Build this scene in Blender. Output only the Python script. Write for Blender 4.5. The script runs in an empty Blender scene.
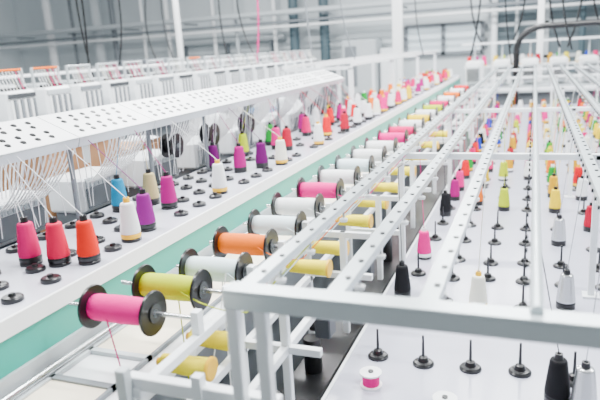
import bpy, math, random
from mathutils import Vector, Matrix
random.seed(7)
H=2.2
# ------------------------------------------------------------ materials
MATS={}
def mat(name,col,rough=.5,metal=0.,var=.06,scale=12.,bump=0.,kind=None,trans=0.,emit=0.):
    if name in MATS: return MATS[name]
    m=bpy.data.materials.new(name); m.use_nodes=True
    nt=m.node_tree; N=nt.nodes; Lk=nt.links
    b=N['Principled BSDF']
    b.inputs['Roughness'].default_value=rough
    b.inputs['Metallic'].default_value=metal
    tc=N.new('ShaderNodeTexCoord')
    if kind=='thread':
        t=N.new('ShaderNodeTexWave'); t.wave_type='BANDS'; t.bands_direction='Z'
        t.inputs['Scale'].default_value=90; t.inputs['Distortion'].default_value=2.0; t.inputs['Detail'].default_value=1
        Lk.new(tc.outputs['Object'],t.inputs['Vector']); var=.15; bump=.3
        fac=t.outputs['Fac'] if 'Fac' in t.outputs else t.outputs[1]
        b.inputs['Specular IOR Level'].default_value=.15
    else:
        t=N.new('ShaderNodeTexNoise'); t.inputs['Scale'].default_value=scale; t.inputs['Detail'].default_value=4
        Lk.new(tc.outputs['Object'],t.inputs['Vector']); fac=t.outputs['Fac']
    r=N.new('ShaderNodeMix'); r.data_type='RGBA'
    c1=[max(0,c*(1-var)) for c in col]+[1]; c2=[min(1,c*(1+var)) for c in col]+[1]
    r.inputs[6].default_value=c1; r.inputs[7].default_value=c2
    Lk.new(fac,r.inputs[0]); Lk.new(r.outputs[2],b.inputs['Base Color'])
    if bump:
        bp=N.new('ShaderNodeBump'); bp.inputs['Strength'].default_value=bump; bp.inputs['Distance'].default_value=.002
        Lk.new(fac,bp.inputs['Height']); Lk.new(bp.outputs['Normal'],b.inputs['Normal'])
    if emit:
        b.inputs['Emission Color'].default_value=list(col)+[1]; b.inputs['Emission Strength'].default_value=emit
    MATS[name]=m; return m
WHITE=mat('white_enamel',(.86,.89,.91),.30)
WHITE2=mat('white_plastic',(.93,.94,.95),.40)
ALU=mat('brushed_aluminium',(.55,.60,.62),.30,.35)
BARM=mat('satin_rail',(.62,.69,.71),.25,.35)
TEAL=mat('teal_enamel',(.004,.36,.28),.35,var=.03)
TABL=mat('table_grey',(.54,.55,.63),.20,var=.03)
TABR=mat('table_lavender',(.47,.48,.57),.20,var=.04)
BLACK=mat('black_plastic',(.006,.006,.007),.30)
DGREY=mat('dark_grey',(.04,.045,.05),.5)
MGREY=mat('mid_grey',(.18,.20,.22),.5)
LGREY=mat('light_grey',(.50,.54,.56),.5)
STEEL=mat('steel',(.55,.56,.57),.25,.9)
LITCREAM=mat('lit_cream_panel',(.92,.82,.64),.3,emit=.25)  # warm light on the bed panels put into base colour and glow
CARD=mat('cardboard',(.36,.18,.08),.8)
YPL=mat('yellow_plastic',(.90,.50,.0),.4)
FLOORM=mat('floor_paint',(.24,.25,.26),.35,scale=3)
WALLM=mat('wall_paint',(.62,.67,.69),.8,scale=1.5)
PANEL=mat('wall_panel',(.12,.16,.18),.6,scale=2)
DUCT=mat('duct_teal_grey',(.06,.10,.12),.5)
def th(n,c): return mat('thread_'+n,c,.65,kind='thread')
T={'pink':th('pink',(.72,.0,.14)),'rose':th('rose',(.70,.0,.06)),'hot':th('hot_pink',(.82,.0,.24)),'red':th('red',(.72,.0,.012)),'ored':th('orange_red',(.78,.016,.004)),
'white':th('white',(.85,.86,.87)),'cream':th('cream',(.90,.88,.74)),'purple':th('purple',(.13,.002,.11)),'mag':th('magenta',(.38,.0,.17)),
'violet':th('violet',(.22,.008,.19)),'cyan':th('cyan',(.0,.25,.45)),'blue':th('blue',(.01,.04,.42)),'green':th('green',(.0,.30,.03)),
'lime':th('lime',(.48,.58,.0)),'yellow':th('yellow',(.92,.62,.0)),'pyel':th('pale_yellow',(.92,.72,.02)),'orange':th('orange',(.88,.16,.0)),
'crim':th('crimson',(.46,.0,.03)),'black':th('black',(.010,.010,.012)),'silver':mat('thread_silver',(.68,.69,.70),.22,.85,kind='thread'),
'beige':th('beige',(.50,.42,.20)),'wblue':th('white_blue',(.70,.84,.90)),'gold':th('gold',(.65,.34,.0))}
# ------------------------------------------------------------ mesh builder
class B:
    def __init__(s): s.v=[];s.f=[];s.m=[];s.sm=[];s.mats=[]
    def mi(s,m):
        if m not in s.mats: s.mats.append(m)
        return s.mats.index(m)
    def quad(s,pts,m):
        b=len(s.v); s.v+=[tuple(p) for p in pts]; s.f.append(tuple(range(b,b+len(pts)))); s.m.append(s.mi(m)); s.sm.append(False)
    def box(s,x0,x1,y0,y1,z0,z1,m,M=None,bev=0.):
        i=s.mi(m)
        if bev>0:
            c=bev; vs=[]; idx={}
            X=(x0,x1);Y=(y0,y1);Z=(z0,z1)
            def sg(k): return 1 if k==0 else -1
            b=len(s.v)
            for a in (0,1):
                for e in (0,1):
                    for g in (0,1):
                        dx,dy,dz=sg(a)*c,sg(e)*c,sg(g)*c
                        for k,p in enumerate(((X[a],Y[e]+dy,Z[g]+dz),(X[a]+dx,Y[e],Z[g]+dz),(X[a]+dx,Y[e]+dy,Z[g]))):
                            idx[(a,e,g,k)]=len(vs)+b; vs.append(p)
            fs=[]
            for a in (0,1): fs.append([idx[(a,0,0,0)],idx[(a,1,0,0)],idx[(a,1,1,0)],idx[(a,0,1,0)]][::(1 if a else -1)])
            for e in (0,1): fs.append([idx[(0,e,0,1)],idx[(0,e,1,1)],idx[(1,e,1,1)],idx[(1,e,0,1)]][::(1 if e else -1)])
            for g in (0,1): fs.append([idx[(0,0,g,2)],idx[(1,0,g,2)],idx[(1,1,g,2)],idx[(0,1,g,2)]][::(1 if g else -1)])
            for e in (0,1):
                for g in (0,1): fs.append([idx[(0,e,g,1)],idx[(1,e,g,1)],idx[(1,e,g,2)],idx[(0,e,g,2)]])
            for a in (0,1):
                for g in (0,1): fs.append([idx[(a,0,g,0)],idx[(a,1,g,0)],idx[(a,1,g,2)],idx[(a,0,g,2)]])
            for a in (0,1):
                for e in (0,1): fs.append([idx[(a,e,0,0)],idx[(a,e,1,0)],idx[(a,e,1,1)],idx[(a,e,0,1)]])
            for a in (0,1):
                for e in (0,1):
                    for g in (0,1): fs.append([idx[(a,e,g,k)] for k in range(3)])
            if M: vs=[tuple(M@Vector(p)) for p in vs]
            s.v+=vs
            for q in fs: s.f.append(tuple(q)); s.m.append(i); s.sm.append(False)
            return
        b=len(s.v)
        vs=[(x0,y0,z0),(x1,y0,z0),(x1,y1,z0),(x0,y1,z0),(x0,y0,z1),(x1,y0,z1),(x1,y1,z1),(x0,y1,z1)]
        if M: vs=[tuple(M@Vector(p)) for p in vs]
        s.v+=vs
        for q in ((0,3,2,1),(4,5,6,7),(0,1,5,4),(1,2,6,5),(2,3,7,6),(3,0,4,7)):
            s.f.append(tuple(b+k for k in q)); s.m.append(i); s.sm.append(False)
    def lathe(s,prof,o=(0,0,0),ax=(0,0,1),n=16):
        q=Vector(ax).normalized().to_track_quat('Z','Y').to_matrix(); o=Vector(o)
        for k in range(len(prof)-1):
            r0,z0,m=prof[k]; r1,z1=prof[k+1][:2]
            if m is None: continue
            b=len(s.v); i=s.mi(m)
            for j in range(n):
                a=2*math.pi*j/n; c,d=math.cos(a),math.sin(a)
                s.v.append(tuple(o+q@Vector((r0*c,r0*d,z0)))); s.v.append(tuple(o+q@Vector((r1*c,r1*d,z1))))
            for j in range(n):
                a=b+2*j; e=b+2*((j+1)%n)
                s.f.append((a,e,e+1,a+1)); s.m.append(i); s.sm.append(True)
    def cyl(s,p0,p1,r,m,n=10,cap=True):
        p0=Vector(p0);p1=Vector(p1);L=(p1-p0).length
        pr=[(0,0,m),(r,0,m),(r,L,m),(0,L,m)] if cap else [(r,0,m),(r,L,m)]
        s.lathe(pr,p0,p1-p0,n)
    def tube(s,pts,r,m,n=6):
        pts=[Vector(p) for p in pts]; b=len(s.v); i=s.mi(m)
        for k,p in enumerate(pts):
            t=(pts[min(k+1,len(pts)-1)]-pts[max(k-1,0)]).normalized()
            u=t.cross(Vector((.31,.87,.2))).normalized(); w=t.cross(u)
            for j in range(n):
                a=2*math.pi*j/n; s.v.append(tuple(p+u*math.cos(a)*r+w*math.sin(a)*r))
        for k in range(len(pts)-1):
            for j in range(n):
                a=b+k*n+j; c=b+k*n+(j+1)%n
                s.f.append((a,c,c+n,a+n)); s.m.append(i); s.sm.append(True)
    def mesh(s,name):
        me=bpy.data.meshes.new(name); me.from_pydata(s.v,[],s.f)
        for m in s.mats: me.materials.append(m)
        me.polygons.foreach_set('material_index',s.m); me.polygons.foreach_set('use_smooth',s.sm)
        me.update(); return me
    def build(s,name,loc=(0,0,0),parent=None):
        return put(s.mesh(name),name,loc,parent)
def put(me,name,loc=(0,0,0),parent=None,rot=None,sc=None):
    o=bpy.data.objects.new(name,me); bpy.context.scene.collection.objects.link(o); o.location=loc
    if parent: o.parent=parent
    if rot: o.rotation_euler=rot
    if sc: o.scale=sc
    return o
def bez(p0,p1,p2,p3,n=12):
    P=[Vector(p) for p in (p0,p1,p2,p3)]
    return [P[0]*(1-t)**3+P[1]*3*t*(1-t)**2+P[2]*3*t*t*(1-t)+P[3]*t**3 for t in [i/n for i in range(n+1)]]
# ------------------------------------------------------------ small parts
CM={}
def cone_mesh(c,base='y'):
    k=(c,base)
    if k in CM: return CM[k]
    b=B(); t=T[c]; bm={'y':YPL,'w':WHITE2,'k':BLACK}[base]
    b.lathe([(0,0,BLACK),(.034,0,BLACK),(.034,.008,BLACK),(.030,.012,BLACK),(.012,.013,None)],n=20)
    b.lathe([(.034,.012,bm),(.035,.022,bm),(.033,.026,bm),(.0335,.028,t),(.0345,.034,t),(.030,.075,t),(.0235,.128,t),(.021,.133,t),(.012,.135,bm),(.0105,.151,bm),(.006,.151,BLACK),(.006,.146,BLACK),(0,.146,BLACK)],n=20)
    CM[k]=b.mesh('thread_cone_'+c); return CM[k]
def reel_mesh(c,base='k',L=.19,rt=.034,rf=.057):
    k=('reel',c,L)
    if k in CM: return CM[k]
    b=B(); t=T[c]; w=.008
    for z0 in (0,L-w):
        b.lathe([(.011,z0,BLACK),(rf-.002,z0,BLACK),(rf,z0+.002,BLACK),(rf,z0+w-.002,BLACK),(rf-.002,z0+w,BLACK),(.011,z0+w,BLACK)],n=28)
        s=-1 if z0==0 else 1; e=z0 if z0==0 else z0+w
        b.lathe([(.024,e,BLACK),(.024,e+s*.004,DGREY),(.010,e+s*.004,LGREY),(.010,e-s*.01,LGREY)],n=20)
    b.lathe([(rt-.002,w,t),(rt,w+.01,t),(rt+.002,L*.5,t),(rt,L-w-.01,t),(rt-.002,L-w,t)],n=28)
    CM[k]=b.mesh('thread_reel_'+c); return CM[k]
def peg(b,x,y,z,pin=.10,r=.034):
    b.lathe([(r,0,BLACK),(r,.006,BLACK),(r-.005,.011,BLACK),(.018,.013,BLACK),(.014,.026,BLACK),(.005,.030,BLACK),(.0035,pin,BLACK),(0,pin,BLACK)],(x,y,z),n=14)
def pad(b,x,y,z,r=.029):
    b.lathe([(r,0,BLACK),(r,.010,BLACK),(r-.004,.014,BLACK),(.010,.015,BLACK),(.008,.022,BLACK),(0,.023,BLACK)],(x,y,z),n=16)
# ------------------------------------------------------------ room
def slab(name,a,m):
    b=B(); b.box(*a,m); return b.build(name)
slab('floor',(-16,8,-2,16,-.1,0),FLOORM)
slab('wall_back',(-16,8,16,16.2,0,6),WALLM)
slab('wall_left',(-16.2,-16,-2,16,0,6),WALLM)
slab('wall_right',(8,8.2,-2,16,0,6),WALLM)
slab('baseboard_back',(-16,8,15.96,16,0,.15),MGREY)
# ------------------------------------------------------------ LEFT MACHINE
ZL=H-.6
b=B()
b.box(-1.68,-1.19,-.3,11,ZL-.03,ZL,TABL,bev=.004)
b.box(-1.195,-1.185,-.3,11,ZL-.045,ZL+.003,WHITE2)
b.box(-1.23,-1.196,-.3,11,ZL-.15,ZL-.045,TEAL)
b.box(-1.66,-1.23,-.3,11,ZL-.20,ZL-.03,DGREY)
zb=H-.79
b.box(-1.26,-.86,-.3,11,zb-.03,zb,WHITE,bev=.004)
b.box(-.885,-.862,-.3,11,zb-.16,zb-.03,MGREY)
b.cyl((-.87,-.3,zb+.002),(-.87,11,zb+.002),.012,ALU)
b.cyl((-1.165,-.3,zb+.012),(-1.165,11,zb+.012),.011,STEEL)
b.box(-1.20,-1.185,-.3,11,zb,zb+.05,LGREY)
y=-.2
while y<10.5:
    b.box(-1.13,-.95,y,y+1.25,zb,zb+.006,LITCREAM)
    b.box(-1.14,-.94,y-.02,y,zb,zb+.012,LGREY)
    b.box(-1.14,-.94,y+1.25,y+1.27,zb,zb+.012,MGREY)
    y+=1.42
b.box(-1.140,-1.13,-.3,11,zb,zb+.012,LGREY); b.box(-.95,-.94,-.3,11,zb,zb+.012,MGREY)
b.box(-1.60,-.95,-.2,10.9,.35,zb-.03,MGREY)
for y in (0,2.7,5.4,8.1,10.5): b.box(-1.6,-.95,y,y+.12,0,.35,DGREY)
mL=b.build('embroidery_machine')
b=B(); cols=[-1.27,-1.385,-1.50,-1.61]
L_cones=[(-1.45,1.35,'pink','k'),(-1.35,1.365,'rose','k'),(-1.265,1.40,'ored','k'),(-1.27,1.62,'white','y'),(-1.29,1.74,'violet','k'),(-1.38,2.03,'mag','k'),
(-1.50,2.08,'beige','k'),(-1.57,1.96,'cyan','k'),(-1.29,2.30,'white','y'),(-1.41,2.75,'mag','k'),(-1.34,2.87,'purple','k'),(-1.265,2.96,'cream','y'),
(-1.41,3.41,'crim','k'),(-1.61,3.60,'green','k'),(-1.27,3.60,'white','y'),(-1.60,4.19,'mag','k'),(-1.34,3.98,'red','y'),(-1.265,4.17,'crim','k'),(-1.58,2.78,'purple','k'),
(-1.50,3.45,'hot','k'),(-1.61,3.2,'lime','k'),(-1.50,4.0,'pink','k')]
pal=['red','white','orange','mag','white','pink','yellow','crim','cream','hot','white','green','ored','blue']
y=4.55
while y<10.6:
    for x in cols:
        if random.random()<.75: L_cones.append((x,y+random.uniform(-.03,.03),random.choice(pal),random.choice('kyw')))
    y+=.3
for x,y,c,bs in L_cones:
    put(cone_mesh(c,bs),'thread_cone',(x,y,ZL))
y=1.10
while y<10.7:
    for j,x in enumerate(cols):
        yy=y+(.06 if j%2 else 0)
        if all((x-a[0])**2+(yy-a[1])**2>.0048 for a in L_cones): pad(b,x,yy,ZL)
    y+=.14 if y<3.2 else .3
b.build('spool_pads')
# perforated guide plate with posts
b=B()
x0,z0,x1,z1=-1.53,H-.265,-1.72,H-.185
ux=Vector((x1-x0,0,z1-z0)).normalized(); nn=Vector((ux.z,0,-ux.x)); W=.206
if nn.z<0: nn=-nn
def platequad(y0,y1):
    M=Matrix(((ux.x,0,nn.x,x0),(0,1,0,0),(ux.z,0,nn.z,z0),(0,0,0,1)))
    b.box(0,W,y0,y1,-.003,.003,WHITE2,M)
    b.box(0,.004,y0,y1,-.035,.003,ALU,M)
    b.box(W-.004,W,y0,y1,-.02,.003,WHITE,M)
    return M
y=.3
while y<5.1:
    M=platequad(y,y+.475)
    for g in range(2):
        for i in range(6):
            for r_ in range(2):
                p=M@Vector((.045+r_*.035+g*.085,y+.06+i*.065+(.012 if r_ else 0),.0035))
                b.lathe([(0.0,.003,BLACK),(.009,.003,BLACK),(.0115,0,BLACK)],p,nn,n=8)
    y+=.48
b.cyl((-1.60,.3,H-.27),(-1.60,5.1,H-.27),.008,ALU)
y=.75
while y<5.2:
    b.cyl((-1.60,y,ZL),(-1.60,y,H-.24),.010,MGREY)
    b.lathe([(.028,0,DGREY),(.028,.012,DGREY),(.012,.02,DGREY)],(-1.60,y,ZL),n=12)
    y+=.5
b.build('thread_guide_rack')
for i,y in enumerate([.7,1.22,1.72,2.22,2.72,3.22,3.72,4.22,4.72]):
    b=B()
    for k in range(12):
        yy=y-.10+k*.02
        b.tube(bez((-1.64,y-.16+k*.028,H-.235),(-1.67,y-.15+k*.027,H-.34),(-1.72,yy,H-.44),(-1.86,yy,H-.53)),.0036,WHITE2,5)
    if i not in (3,4):
      for k in range(10):
        yy=y-.09+k*.02
        b.tube(bez((-1.70,y-.2+k*.040,H-.2),(-1.76,y-.18+k*.036,H-.20),(-1.90,yy,H-.25),(-1.93,yy,H-.50)),.0035,WHITE2,5)
    b.build('guide_tube_bundle')
    b=B()
    b.box(-2.06,-1.86,y-.15,y+.15,H-.66,H-.50,WHITE,bev=.012)
    b.box(-1.858,-1.852,y-.12,y+.12,H-.64,H-.55,MGREY)
    for k in range(9): b.box(-1.90,-1.853,y-.115+k*.027,y-.10+k*.027,H-.545,H-.505,ALU)
    b.box(-2.05,-1.90,y-.13,y+.13,H-.85,H-.66,MGREY,bev=.01)
    b.box(-2.02,-1.93,y-.05,y+.05,H-.95,H-.85,DGREY)
    b.box(-2.00,-1.96,y-.02,y+.02,.0,H-.95,MGREY)
    b.build('sewing_head')
for (x,y) in [(-1.76,2.62),(-1.76,3.02),(-1.76,3.5)]:
    put(reel_mesh('black',L=.07),'guide_wheel',(x,y,H-.44),rot=(0,math.pi/2,0),sc=(1.1,1.1,1))
b=B(); b.box(-3.0,-2.10,.5,8,H-.83,H-.79,MGREY); 
for y in (.6,3,5.5,7.9):
    for x in (-2.95,-2.2): b.box(x-.02,x+.02,y-.02,y+.02,0,H-.83,MGREY)
b.build('work_bench')
for (xa,xb,ya,yb,zt) in [(-2.42,-2.12,2.15,2.72,-.40),(-2.5,-2.15,2.85,3.15,-.50)]:
    b=B(); b.box(xa,xb,ya,yb,H-.79,H+zt,CARD,bev=.004)
    b.quad([(xb,ya,H+zt),(xb,yb,H+zt),(xb+.06,yb,H+zt+.04),(xb+.06,ya,H+zt+.04)],CARD)
    b.quad([(xa,ya,H+zt),(xa,yb,H+zt),(xa-.1,yb,H+zt+.07),(xa-.1,ya,H+zt+.07)],CARD)
    b.box(xb,xb+.001,(ya+yb)/2-.025,(ya+yb)/2+.025,H+zt-.1,H+zt,LGREY)
    b.build('cardboard_box')
import bmesh
def cloth(name,loc,s,m):
    bm=bmesh.new(); bmesh.ops.create_icosphere(bm,subdivisions=4,radius=1)
    ph=random.random()*9
    for v in bm.verts:
        n=v.co.copy()
        f=1+.16*math.sin(5*n.x+ph+3*n.z)+.14*math.sin(9*n.y+ph*2)+.10*math.sin(14*n.x*n.y+ph)+.06*math.sin(22*n.z+ph*3+7*n.x)
        v.co=Vector((n.x*f*s[0],n.y*f*s[1],max(n.z*f,-.35)*s[2]+.35*s[2]))
    me=bpy.data.meshes.new(name); bm.to_mesh(me); bm.free(); me.materials.append(m)
    for p in me.polygons: p.use_smooth=True
    return put(me,name,loc)
CL=mat('white_cloth',(.75,.78,.80),.9)
CLD=mat('dark_cloth',(.03,.035,.045),.9)
CLB=mat('blue_cloth',(.10,.16,.25),.9)
for x,y,m,s in [(-2.45,.95,CL,(.2,.3,.12)),(-2.6,1.4,CLD,(.22,.22,.13)),(-2.35,1.75,CL,(.16,.2,.12)),(-2.8,1.95,CLD,(.14,.2,.16)),(-2.6,3.6,CL,(.22,.2,.18)),(-2.5,4.2,CLD,(.2,.25,.15)),(-2.7,4.8,CL,(.22,.25,.2)),(-2.5,5.5,CLB,(.25,.25,.18)),(-2.7,6.3,CL,(.25,.3,.2)),(-2.6,7.2,CLD,(.25,.3,.15))]:
    cloth('fabric_pile',(x,y,H-.79),s,m)
# ------------------------------------------------------------ second embroidery machine at far left
b=B()
b.box(-4.35,-3.3,1.5,9.6,H-.62,H-.56,LGREY); b.box(-4.3,-3.4,1.6,9.5,0.2,H-.62,MGREY)
b.box(-4.2,-3.5,1.7,9.4,0,.2,DGREY)
b.box(-4.0,-3.75,1.5,9.6,H-.42,H-.22,LGREY,bev=.02)
b.box(-4.3,-3.95,1.5,9.6,H-.37,H-.33,WHITE2)
b.box(-3.74,-3.70,1.5,9.6,H-.40,H-.17,DGREY)
for y in (2,3.8,5.6,7.4,9.2): b.box(-4.2,-4.0,y,y+.1,H-.6,H-.36,WHITE)
y=1.8
while y<9.5:
    b.box(-3.75,-3.35,y-.08,y+.08,H-.36,H-.16,WHITE2,bev=.02)
    b.box(-3.60,-3.45,y-.06,y+.06,H-.159,H-.13,LGREY,bev=.008)
    b.box(-3.42,-3.30,y-.13,y+.13,H-.46,H-.16,WHITE,bev=.015)
    b.box(-3.301,-3.29,y-.12,y+.12,H-.44,H-.38,DGREY)
    b.box(-3.301,-3.288,y-.12,y+.12,H-.21,H-.18,random.choice([MGREY,LGREY,DGREY,MGREY]))
    for k in range(8):
        b.box(-3.30,-3.285,y-.11+k*.029,y-.093+k*.029,H-.37,H-.22,MGREY if k%2 else WHITE2)
        b.lathe([(.013,0,BLACK),(.013,.018,BLACK),(0,.018,BLACK)],(-3.36,y-.10+k*.029,H-.158),n=8)
        b.tube([(-3.30,y-.10+k*.029,H-.24),(-3.36,y-.10+k*.029,H-.12),(-3.40,y-.10+k*.029,H-.02)],.003,random.choice([T['white'],T['cream'],T['white'],T['pink'],T['white']]),4)
    b.cyl((-3.4,y-.13,H-.02),(-3.4,y+.13,H-.02),.008,random.choice([LGREY,ALU,ALU,T['orange']]))
    b.box(-3.41,-3.39,y-.135,y-.125,H-.16,H-.01,LGREY); b.box(-3.41,-3.39,y+.125,y+.135,H-.16,H-.01,LGREY)
    y+=.36
b.build('embroidery_machine')
for i in range(62):
    y=2.0+i*.12
    c=['orange','ored','white','red','white','crim','cream','orange','mag','white','red'][i%11]
    if y<5.6: c=['white','cream','white','white','orange','white','cream','white','red'][i%9]
    put(cone_mesh(c,'w'),'thread_cone',(-4.1+.06*(i%2),y,H-.33))
b=B()
for x,z in ((-4.22,H-.08),(-3.98,H-.08)): b.cyl((x,1.5,z),(x,9.6,z),.012,WHITE)
for y in (1.5,3.5,5.5,7.5,9.55):
    for x in (-4.22,-3.98): b.cyl((x,y,H-.33),(x,y,H-.08),.010,WHITE)
b.build('overhead_thread_frame')
# ------------------------------------------------------------ RIGHT MACHINE + RACK
ZR=H-1.0; ZB=H-.41
b=B()
b.box(-.545,1.15,1.15,9.6,ZR-.035,ZR,TABR,bev=.004)
b.box(-.55,-.54,1.15,9.6,ZR-.06,ZR+.004,WHITE)
b.box(-.50,1.1,1.25,9.5,.3,ZR-.035,MGREY)
for y in (1.4,4,6.6,9.2): b.box(-.45,1.05,y,y+.12,0,.3,DGREY)
b.build('spool_table')
b=B()
bars=[-.474,-.307,-.148,.016,.18,.344,.508,.672]
Y0=.885
for i,x in enumerate(bars):
    if i==3:
        b.box(x-.010,x+.010,Y0,8.9,ZB-.010,ZB+.012,BARM,bev=.004)
        b.cyl((x,Y0,ZB+.012),(x,8.9,ZB+.012),.010,BARM,12)
    else:
        b.box(x-.016,x+.016,Y0,8.9,ZB-.004,ZB+.004,BARM,bev=.001)
        b.box(x-.016,x-.012,Y0,8.9,ZB-.026,ZB-.004,BARM)
        b.box(x+.012,x+.016,Y0,8.9,ZB-.014,ZB-.004,BARM)
    y=Y0+.09
    while y<8.8:
        if i!=3: b.lathe([(.0055,0,BLACK),(.0055,.003,BLACK),(0,.003,BLACK)],(x+.006,y,ZB+.004),n=8)
        b.lathe([(.006,0,BLACK),(.006,.005,BLACK),(0,.005,BLACK)],(x-.016,y,ZB-.015),(-1,0,0),n=8)
        if int((y-Y0)/.09)%3==1:
            b.cyl((x,y,ZB-.004),(x,y,ZB-.05),.003,STEEL,6)
            b.lathe([(.010,0,WHITE2),(.012,.008,WHITE2),(.004,.012,WHITE2)],(x,y,ZB-.055),n=8)
        y+=.09
b.box(-.50,.80,Y0-.022,Y0,ZB-.028,ZB+.006,BARM,bev=.003)
b.box(-.50,.80,Y0-.022,Y0+.02,ZB+.004,ZB+.009,BARM,bev=.001)
sets=[2.42,4.0,5.6,7.2,8.85]
for y in sets:
    b.box(-.50,.80,y-.012,y+.012,ZB-.050,ZB-.026,WHITE,bev=.002)
    for x in (-.50,.235,.79):
        b.box(x-.012,x+.012,y-.012,y+.012,ZR,ZB-.03,WHITE,bev=.002)
        b.box(x-.03,x+.03,y-.03,y+.03,ZR,ZR+.008,WHITE)
for x in (-.488,-.432):
    b.box(x-.011,x+.011,Y0-.02,Y0+.005,.02,ZB-.02,WHITE,bev=.002)
b.box(-.76,-.42,Y0+.005,Y0+.03,H-.655,H-.625,WHITE,bev=.002)
b.box(-.76,-.30,Y0+.005,Y0+.03,H-.76,H-.735,WHITE,bev=.002)
b.box(-.765,-.742,Y0-.02,Y0+.005,.02,H-.6,LGREY,bev=.002)
for x,z in ((-.735,-.66),(-.60,-.78),(-.735,-.80)):
    b.box(x-.011,x+.011,Y0,8.8,H+z-.012,H+z+.012,WHITE,bev=.002)
for y in (1.35,1.9,2.42,3.2,4.0,4.8,5.6,6.4,7.2,8.0,8.8):
    for x in (-.735,-.60): b.box(x-.011,x+.011,y-.011,y+.011,.02 if x<-.7 else H-1.0,H-.62,WHITE,bev=.002)
    b.box(-.735,-.50,y-.010,y+.010,H-.79,H-.77,WHITE)
    b.box(-.735,-.50,y-.010,y+.010,H-.64,H-.62,WHITE)
b.box(-.60,-.48,Y0,Y0+.02,H-.95,H-.925,WHITE); b.box(-.60,-.58,Y0,Y0+.02,.02,H-.6,WHITE)
for y in (1.1,1.6,2.1,2.7):
    b.box(-.60,-.55,y-.03,y+.03,H-.86,H-.79,DGREY,bev=.004)
    b.lathe([(.02,0,BLACK),(.02,.02,BLACK),(0,.02,STEEL)],(-.60,y,H-.83),(-1,0,0),n=12)
b.build('thread_rack')
b=B()
b.box(-.74,-.575,1.0,9,.25,H-1.12,DGREY,bev=.01)
b.box(-.73,-.58,1.2,8.8,H-1.12,H-1.05,BLACK,bev=.01)
for y in (1.1,1.35,1.7,2.2,2.8):
    b.cyl((-.66,y,H-1.05),(-.66,y,H-.93),.03,BLACK,14)
for y in (1.05,5,8.9): b.box(-.72,-.6,y-.04,y+.04,0,.25,BLACK)
b.build('drive_housing')
b=B(); colR=[-.45,-.30,-.155,-.01,.14,.29,.44,.59,.74]
rows=[1.76,2.24,2.50,2.72,3.0,3.28,3.64,3.92,4.2,4.48]+[4.76+.28*i for i in range(16)]
R_cones=[(-.47,2.26,'black','k'),(-.46,2.73,'hot','w'),(-.17,2.21,'cream','y'),(.14,2.29,'silver','k'),(.14,3.04,'silver','k'),(.09,1.63,'black','k'),(.155,1.60,'silver','k'),
(-.14,3.64,'lime','k'),(-.18,4.46,'lime','w'),(-.45,4.12,'hot','k'),(.14,3.64,'yellow','k'),(.14,4.0,'gold','k'),(.14,4.3,'green','w'),(.14,4.6,'orange','w'),(-.46,3.48,'black','k'),(.30,3.95,'white','k'),
(-.30,4.3,'yellow','w'),(-.45,4.5,'red','k'),(-.30,4.75,'pink','k'),(-.01,4.5,'white','k'),(.30,4.3,'red','y'),(.30,3.3,'crim','k'),(-.30,3.75,'orange','k'),(-.45,3.85,'mag','k')]
pr=['red','mag','hot','yellow','lime','white','white','orange','crim','gold','green','pyel','cream','blue','pink','hot','yellow','black']
for y in rows:
    for x in colR:
        if any((x-a[0])**2+(y-a[1])**2<.008 for a in R_cones): continue
        if y>4.6 and random.random()<.72:
            R_cones.append((x,y,random.choice(pr),random.choice('kwyk')))
        else:
            peg(b,x,y+random.uniform(-.02,.02),ZR)
b.build('spool_pegs')
for x,y,c,bs in R_cones: put(cone_mesh(c,bs),'thread_cone',(x,y,ZR))
b=B(); b.lathe([(.034,0,WHITE2),(.034,.005,WHITE2),(.026,.006,T['hot']),(.026,.04,T['hot']),(.034,.041,WHITE2),(.034,.046,WHITE2),(.008,.046,BLACK),(.008,.05,BLACK),(0,.05,BLACK)],n=20)
me=b.mesh('small_bobbin')
for x,y in ((-.43,1.58),(-.20,1.50)): put(me,'small_bobbin',(x,y,ZR))
reels=[(-1.015,1.14,'hot',.19),(-.97,1.30,'lime',.19),(-.885,1.45,'wblue',.19),(-.90,1.68,'orange',.19),(-.88,1.90,'wblue',.19),(-.90,2.16,'white',.19),(-.90,2.44,'hot',.19),
(-.90,2.72,'white',.19),(-.90,3.0,'wblue',.19),(-.90,3.3,'white',.19),(-.90,3.6,'white',.19),(-.90,3.94,'hot',.19),(-.90,4.25,'pink',.19),(-.90,4.6,'white',.19),(-.9,4.95,'yellow',.19),(-.9,5.3,'white',.19),(-.9,5.7,'lime',.19),(-.9,6.1,'pink',.19),(-.9,6.6,'white',.19),(-.9,7.1,'orange',.19),(-.9,7.6,'white',.19),(-.9,8.1,'red',.19)]
for x,y,c,L in reels:
    o=put(reel_mesh(c),'thread_reel',(x-.06 if x>-.95 else x-.03,y,H-.61),rot=(0,math.pi/2,0))
b=B()
for x,y,c,L in reels: 
    b.cyl((x-.1,y,H-.61),(-.735,y,H-.61),.006,STEEL)
    b.box(-.745,-.725,y-.012,y+.012,H-.65,H-.59,WHITE)
b.build('reel_spindles')
b=B(); c=T['pyel']
b.lathe([(0,0,YPL),(.026,0,YPL),(.030,.002,YPL),(.030,.008,c),(.026,.012,c),(.022,.14,c),(.012,.142,YPL),(.010,.155,YPL),(0,.155,YPL)],n=20)
mh=b.mesh('yellow_cone')
for i,(x,y,z) in enumerate([(-.70,1.13,-.735),(-.70,1.27,-.735),(-.60,1.75,-.70),(-.60,1.95,-.70),(-.60,2.3,-.70),(-.60,2.6,-.70),(-.6,2.9,-.7),(-.60,3.3,-.70),(-.60,3.7,-.70),(-.6,4.2,-.7),(-.6,4.7,-.7)]):
    put(mh,'yellow_thread_cone',(x,y,H+z),rot=(0,-math.pi/2,0))
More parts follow.
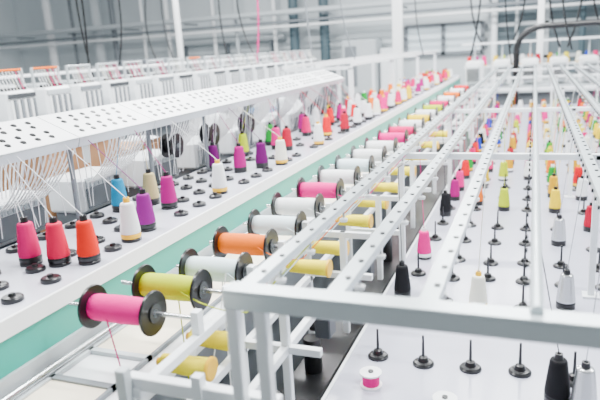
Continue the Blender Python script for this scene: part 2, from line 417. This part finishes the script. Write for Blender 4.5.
# threads
b=B()
def thread(p,q,m,sag=.02,r=.0013):
    p=Vector(p);q=Vector(q)
    b.tube([p.lerp(q,t)+Vector((0,0,-sag*4*t*(1-t))) for t in [i/8 for i in range(9)]],r,m,5)
thread((-.98,1.11,H-.62),(-.84,1.05,H-1.1),T['hot'],.0,.0020)
thread((-.84,1.46,H-.63),(-.70,1.2,H-1.2),T['white'],.0,.0020)
thread((-.80,1.42,H-.60),(-.78,1.1,H-1.1),T['white'],.0,.0020)
thread((-.86,1.43,H-.60),(-.86,1.15,H-1.1),T['white'],.0,.0020)
thread((-.89,1.30,H-.63),(-.78,1.15,H-1.2),T['lime'],.0,.0020)
thread((-.78,1.65,H-.64),(-.66,1.3,H-1.2),T['orange'],.0,.0020)
for x,y,c_,L in reels[1:14]:
    thread((x+.02,y,H-.575),(-.62,y-.12,H-.60),T[c_],.03,.0016); thread((-.62,y-.12,H-.60),(-.474,y-.05,ZB-.03),T[c_],.0,.0016)
for x,y,c_,bs in R_cones:
    if y<6:
        xb=min(bars,key=lambda q:abs(q-x)); thread((x,y,ZR+.15),(xb,y-.02,ZB-.05),T[c_],0,.0016)
        thread((xb,y-.02,ZB-.05),(xb+.01,y+.55,ZB-.05),T[c_],.012,.0014)
for x,y,c_,bs in L_cones:
    if y<5: thread((x,y,ZL+.15),(-1.56,y+.05,H-.262),T[c_] if c_ in('white','cream') or y>1.5 else T['white'],0,.0014)
for k in range(110):
    y=.6+k*.040
    thread((-1.545,y,H-.275),(-1.64+random.uniform(-.02,.02),y+.10+random.uniform(-.03,.05),H-.56),T['white'],.01,.0016)
b.build('loose_threads')
# ------------------------------------------------------------ machine on far right
b=B()
b.box(1.45,2.4,2,10,H-.9,H-.84,LGREY); b.box(1.5,2.3,2.1,9.9,.2,H-.9,MGREY); b.box(1.6,2.2,2.2,9.8,0,.2,DGREY)
b.box(1.9,2.15,2,10,H-.42,H-.2,WHITE,bev=.02)
for y in (2.3,5,7.5,9.6): b.box(1.92,2.12,y,y+.15,H-.9,H-.42,WHITE)
y=2.4
while y<10:
    b.box(1.5,1.9,y-.1,y+.1,H-.4,H-.16,WHITE2,bev=.02); b.box(1.4,1.5,y-.12,y+.12,H-.5,H-.2,WHITE,bev=.01)
    for k in range(7): b.box(1.385,1.4,y-.1+k*.03,y-.085+k*.03,H-.44,H-.24,MGREY)
    y+=.4
b.build('embroidery_machine')
b=B()
b.tube([(-.25,9.7,0),(-.25,9.7,H-.25)]+bez((-.25,9.7,H-.25),(-.25,9.7,H+.04),(-.05,9.7,H+.12),(.2,9.7,H+.12))+[(2.2,9.7,H+.12)],.045,BLACK,12)
b.build('cable_conduit')
b=B()
for i in range(9):
    x=-.9+i*.42
    b.box(x-.13,x+.13,10.2,10.6,H-.75,H-.35,WHITE2,bev=.03)
    b.box(x-.10,x+.10,10.05,10.2,H-.70,H-.42,LGREY,bev=.02)
    for k in range(6): b.box(x-.09+k*.032,x-.075+k*.032,10.03,10.05,H-.66,H-.46,BLACK)
    b.cyl((x,10.4,H-.35),(x,10.4,H-.08),.012,ALU)
    for k in range(3): b.lathe([(.045,0,YPL),(.045,.02,T[pr[(i*3+k)%16]]),(.03,.16,T[pr[(i*3+k)%16]]),(0,.16,WHITE2)],(x-.12+k*.12,10.72,H-.45),n=10)
b.box(-1.1,2.8,10.65,10.8,H-.48,H-.45,WHITE)
for x in (-1.05,.8,2.75): b.box(x-.02,x+.02,10.7,10.76,H-.75,H-.48,WHITE)
b.box(-1.1,2.8,10.0,10.9,H-.85,H-.75,LGREY); b.box(-1.1,2.8,10.3,10.42,H-.10,H-.07,WHITE)
b.box(-1.0,2.7,10.1,10.8,0,H-.85,MGREY)
b.build('embroidery_machine')
b=B()
for x in (-2.3,-1.95,-1.6): b.box(x-.02,x+.02,5.6,11,H-.18,H-.15,WHITE2)
for y in (5.6,7.4,9.2,10.9):
    b.box(-2.3,-1.6,y-.02,y+.02,H-.21,H-.18,WHITE)
    for x in (-2.3,-1.62): b.box(x-.02,x+.02,y-.02,y+.02,ZL if x>-1.7 else 0,H-.2,WHITE)
b.build('overhead_thread_frame')
# ------------------------------------------------------------ background services
def pipe(name,x,y,r,z0,z1,m):
    b=B(); b.cyl((x,y,z0),(x,y,z1),r,m,20)
    z=z0+.6
    while z<z1: b.cyl((x,y,z),(x,y,z+.05),r*1.15,m,20); z+=1.1
    return b.build(name)
for a in [(-6.0,15.5,.13,DUCT),(-5.15,15.5,.13,DUCT),(-12.3,15.4,.16,LGREY),(-11.7,15.4,.08,MGREY),(-.9,15.4,.07,WHITE),(2.6,15.4,.1,WHITE),(-9.9,15.5,.06,WHITE2),(-8.4,15.5,.05,WHITE2),(-7.6,15.3,.05,LGREY),(-6.6,15.6,.05,WHITE2),(-.4,15.4,.04,LGREY),(-14.1,15.4,.12,WHITE2),(-13.2,15.4,.05,MGREY),(-10.6,15.3,.04,WHITE2),(1.0,15.4,.06,DUCT),(1.7,15.4,.06,WHITE2)]:
    pipe('duct_pipe',a[0],a[1],a[2],0,5.8,a[3])
b=B(); b.box(-4.6,-3.7,15.1,15.9,H-1.2,H+.15,LGREY,bev=.04); b.box(-4.5,-4.2,15.08,15.1,H-1.0,H,MGREY); b.box(-3.65,-3.2,15.3,15.9,H-1.6,H-.1,WHITE,bev=.03); b.box(-4.6,-3.2,15.12,15.9,0,H-1.2,MGREY)
b.build('electrical_cabinet')
b=B(); b.box(-1.0,6.5,15.75,15.9,H-.9,H+1.5,PANEL)
for x in [-1.0+k*1.25 for k in range(7)]: b.box(x-.05,x+.05,15.70,15.76,H-.9,H+1.5,LGREY)
for z in (-.5,.28,1.1): b.box(-1.0,6.5,15.70,15.76,H+z-.04,H+z+.04,LGREY)
b.box(-1.0,6.5,15.8,15.9,0,H-.9,LGREY)
b.build('partition_panel')
GL=mat('window_glass',(.75,.85,.9),.15,emit=.3)
for i,(xa,xb,yy) in enumerate([(-3.1,-1.2,15.95)]):
    b=B(); b.box(xa,xb,yy-.02,yy,H-.3,H+.35,GL)
    for x in (xa,(xa+xb)/2,xb): b.box(x-.05,x+.05,yy-.09,yy,H-.35,H+.4,MGREY)
    for z in (-.35,.35): b.box(xa,xb,yy-.09,yy,H+z,H+z+.08,MGREY)
    b.build('window_%d'%(i+1))
b=B(); b.box(-11.0,-10.2,15.82,15.9,0,2.1,MGREY); b.box(-11.08,-10.12,15.9,15.95,0,2.2,LGREY); b.build('door_1')
b=B()
for z,r,m,yy in ((.95,.07,LGREY,14.98),(.72,.035,MGREY,15.0),(.60,.03,WHITE2,15.0)):
    b.cyl((-15.9,yy,H+z),(7.9,yy,H+z),r,m,12)
for x in range(-15,8,2): b.box(x-.02,x+.02,14.95,15.65,H+.83,H+.87,MGREY)
b.build('wall_pipe')
b=B(); b.box(-9.8,-6.4,15.7,15.9,H+.30,H+.42,LGREY)
for x in (-9.6,-8.2,-6.8): b.box(x-.02,x+.02,15.7,15.95,H-.2,H+.3,MGREY)
b.box(-9.5,-8.7,15.6,15.95,H-.9,H+.0,LGREY,bev=.03); b.box(-9.4,-9.1,15.57,15.6,H-.6,H-.3,DGREY)
b.box(-7.4,-6.9,15.6,15.95,H-.7,H-.1,MGREY,bev=.03)
b.build('cable_tray')
for (x,y,w) in [(-2.6,12.5,.09),(.1,13,.06),(-7.4,12,.05)]:
    b=B(); b.box(x-w,x+w,y-w,y+w,0,5.8,WHITE2,bev=.01); b.box(x-w*2,x+w*2,y-w*2,y+w*2,0,.03,MGREY); b.build('support_column')
b=B()
for (x,y,z1_,dx,m,r) in [(-4.6,5.5,-.3,.2,BLACK,.010),(-4.3,5.2,-.3,-.1,BLACK,.010),(-3.9,8,-.1,.4,BLACK,.01),(-3.4,7.5,-.2,-.15,T['hot'],.010),(-2.9,8,-.1,.1,MGREY,.012),(-.6,7.5,-.2,-.2,BLACK,.012),(-5.8,9,-.2,.3,DGREY,.014),
   (-.3,7,-.3,.15,BLACK,.008),(.2,9.9,-.2,.3,BLACK,.016),(.6,9.9,-.2,-.3,BLACK,.016),(-7.5,11,-.3,.5,BLACK,.014),(-1.6,9,-.2,.2,DGREY,.010),(-2.1,7,-.2,.3,MGREY,.008),(-5.2,7,-.2,-.3,BLACK,.010),(-5.0,9.5,-.2,.2,BLACK,.012),(-1.0,11,-.2,.4,BLACK,.016),(-.2,11,-.2,-.4,BLACK,.016),(.3,8.2,-.2,.25,BLACK,.012),(.9,11.3,-.2,.5,BLACK,.016)]:
    b.tube(bez((x,y,H+3),(x+dx,y,H+1.5),(x-dx,y,H+1),(x+dx*.5,y,H+z1_),16),r,m,6)
b.build('hanging_cables')
for i,(x,y,w,h,m) in enumerate([(-7.5,9,.5,1.9,LGREY),(-6.5,10.5,.6,1.8,WHITE),(-8.2,11.5,.7,2.2,MGREY),(-6.2,12.8,.5,1.9,LGREY),(-9,8,.5,1.9,WHITE),(-5.2,13.4,.4,2.0,MGREY),(-10.2,12.5,.5,2.1,LGREY)]):
    b=B(); b.box(x-w,x+w,y-.3,y+.3,.08,h,m,bev=.03)
    for k in range(4): b.box(x-w+.05,x+w-.05,y-.32,y-.3,.15+k*(h-.2)/4,.1+(k+.9)*(h-.2)/4,m if m!=WHITE else WHITE2); b.box(x-.08,x+.08,y-.35,y-.32,.2+(k+.35)*(h-.2)/4,.24+(k+.35)*(h-.2)/4,DGREY)
    b.box(x-w+.04,x+w-.04,y-.26,y+.26,0,.08,DGREY)
    b.build('storage_cabinet')
# ------------------------------------------------------------ light
w=bpy.data.worlds.new('World'); bpy.context.scene.world=w; w.use_nodes=True
w.node_tree.nodes['Background'].inputs[0].default_value=(.86,.94,1,1); w.node_tree.nodes['Background'].inputs[1].default_value=.48
for i,(x,y) in enumerate([(-3,1.5),(-1,3.5),(1.5,2),(-3,7),(0,8),(-7,6),(-6,11),(-1,12),(2,6)]):
    l=bpy.data.lights.new('ceiling_tube_light','AREA'); l.shape='RECTANGLE'; l.size=2.4; l.size_y=.25; l.energy=400; l.color=(.97,.99,1)
    if y>10: l.energy=600
    o=bpy.data.objects.new('ceiling_tube_light',l); bpy.context.scene.collection.objects.link(o); o.location=(x,y,5.2)
# ------------------------------------------------------------ camera
yc=Vector((235,165,-600)).normalized(); zc=Vector((-149,2318,600)); zc=(zc-yc*zc.dot(yc)).normalized(); xc=yc.cross(zc)
cam=bpy.data.cameras.new('camera'); cam.sensor_width=36; cam.lens=36; cam.clip_start=.05
co=bpy.data.objects.new('camera',cam); bpy.context.scene.collection.objects.link(co)
R=Matrix((xc,yc,zc))
co.matrix_world=Matrix.Translation((0,0,H))@R.to_4x4()
cam.dof.use_dof=True; cam.dof.focus_distance=2.1; cam.dof.aperture_fstop=3.0
bpy.context.scene.camera=co
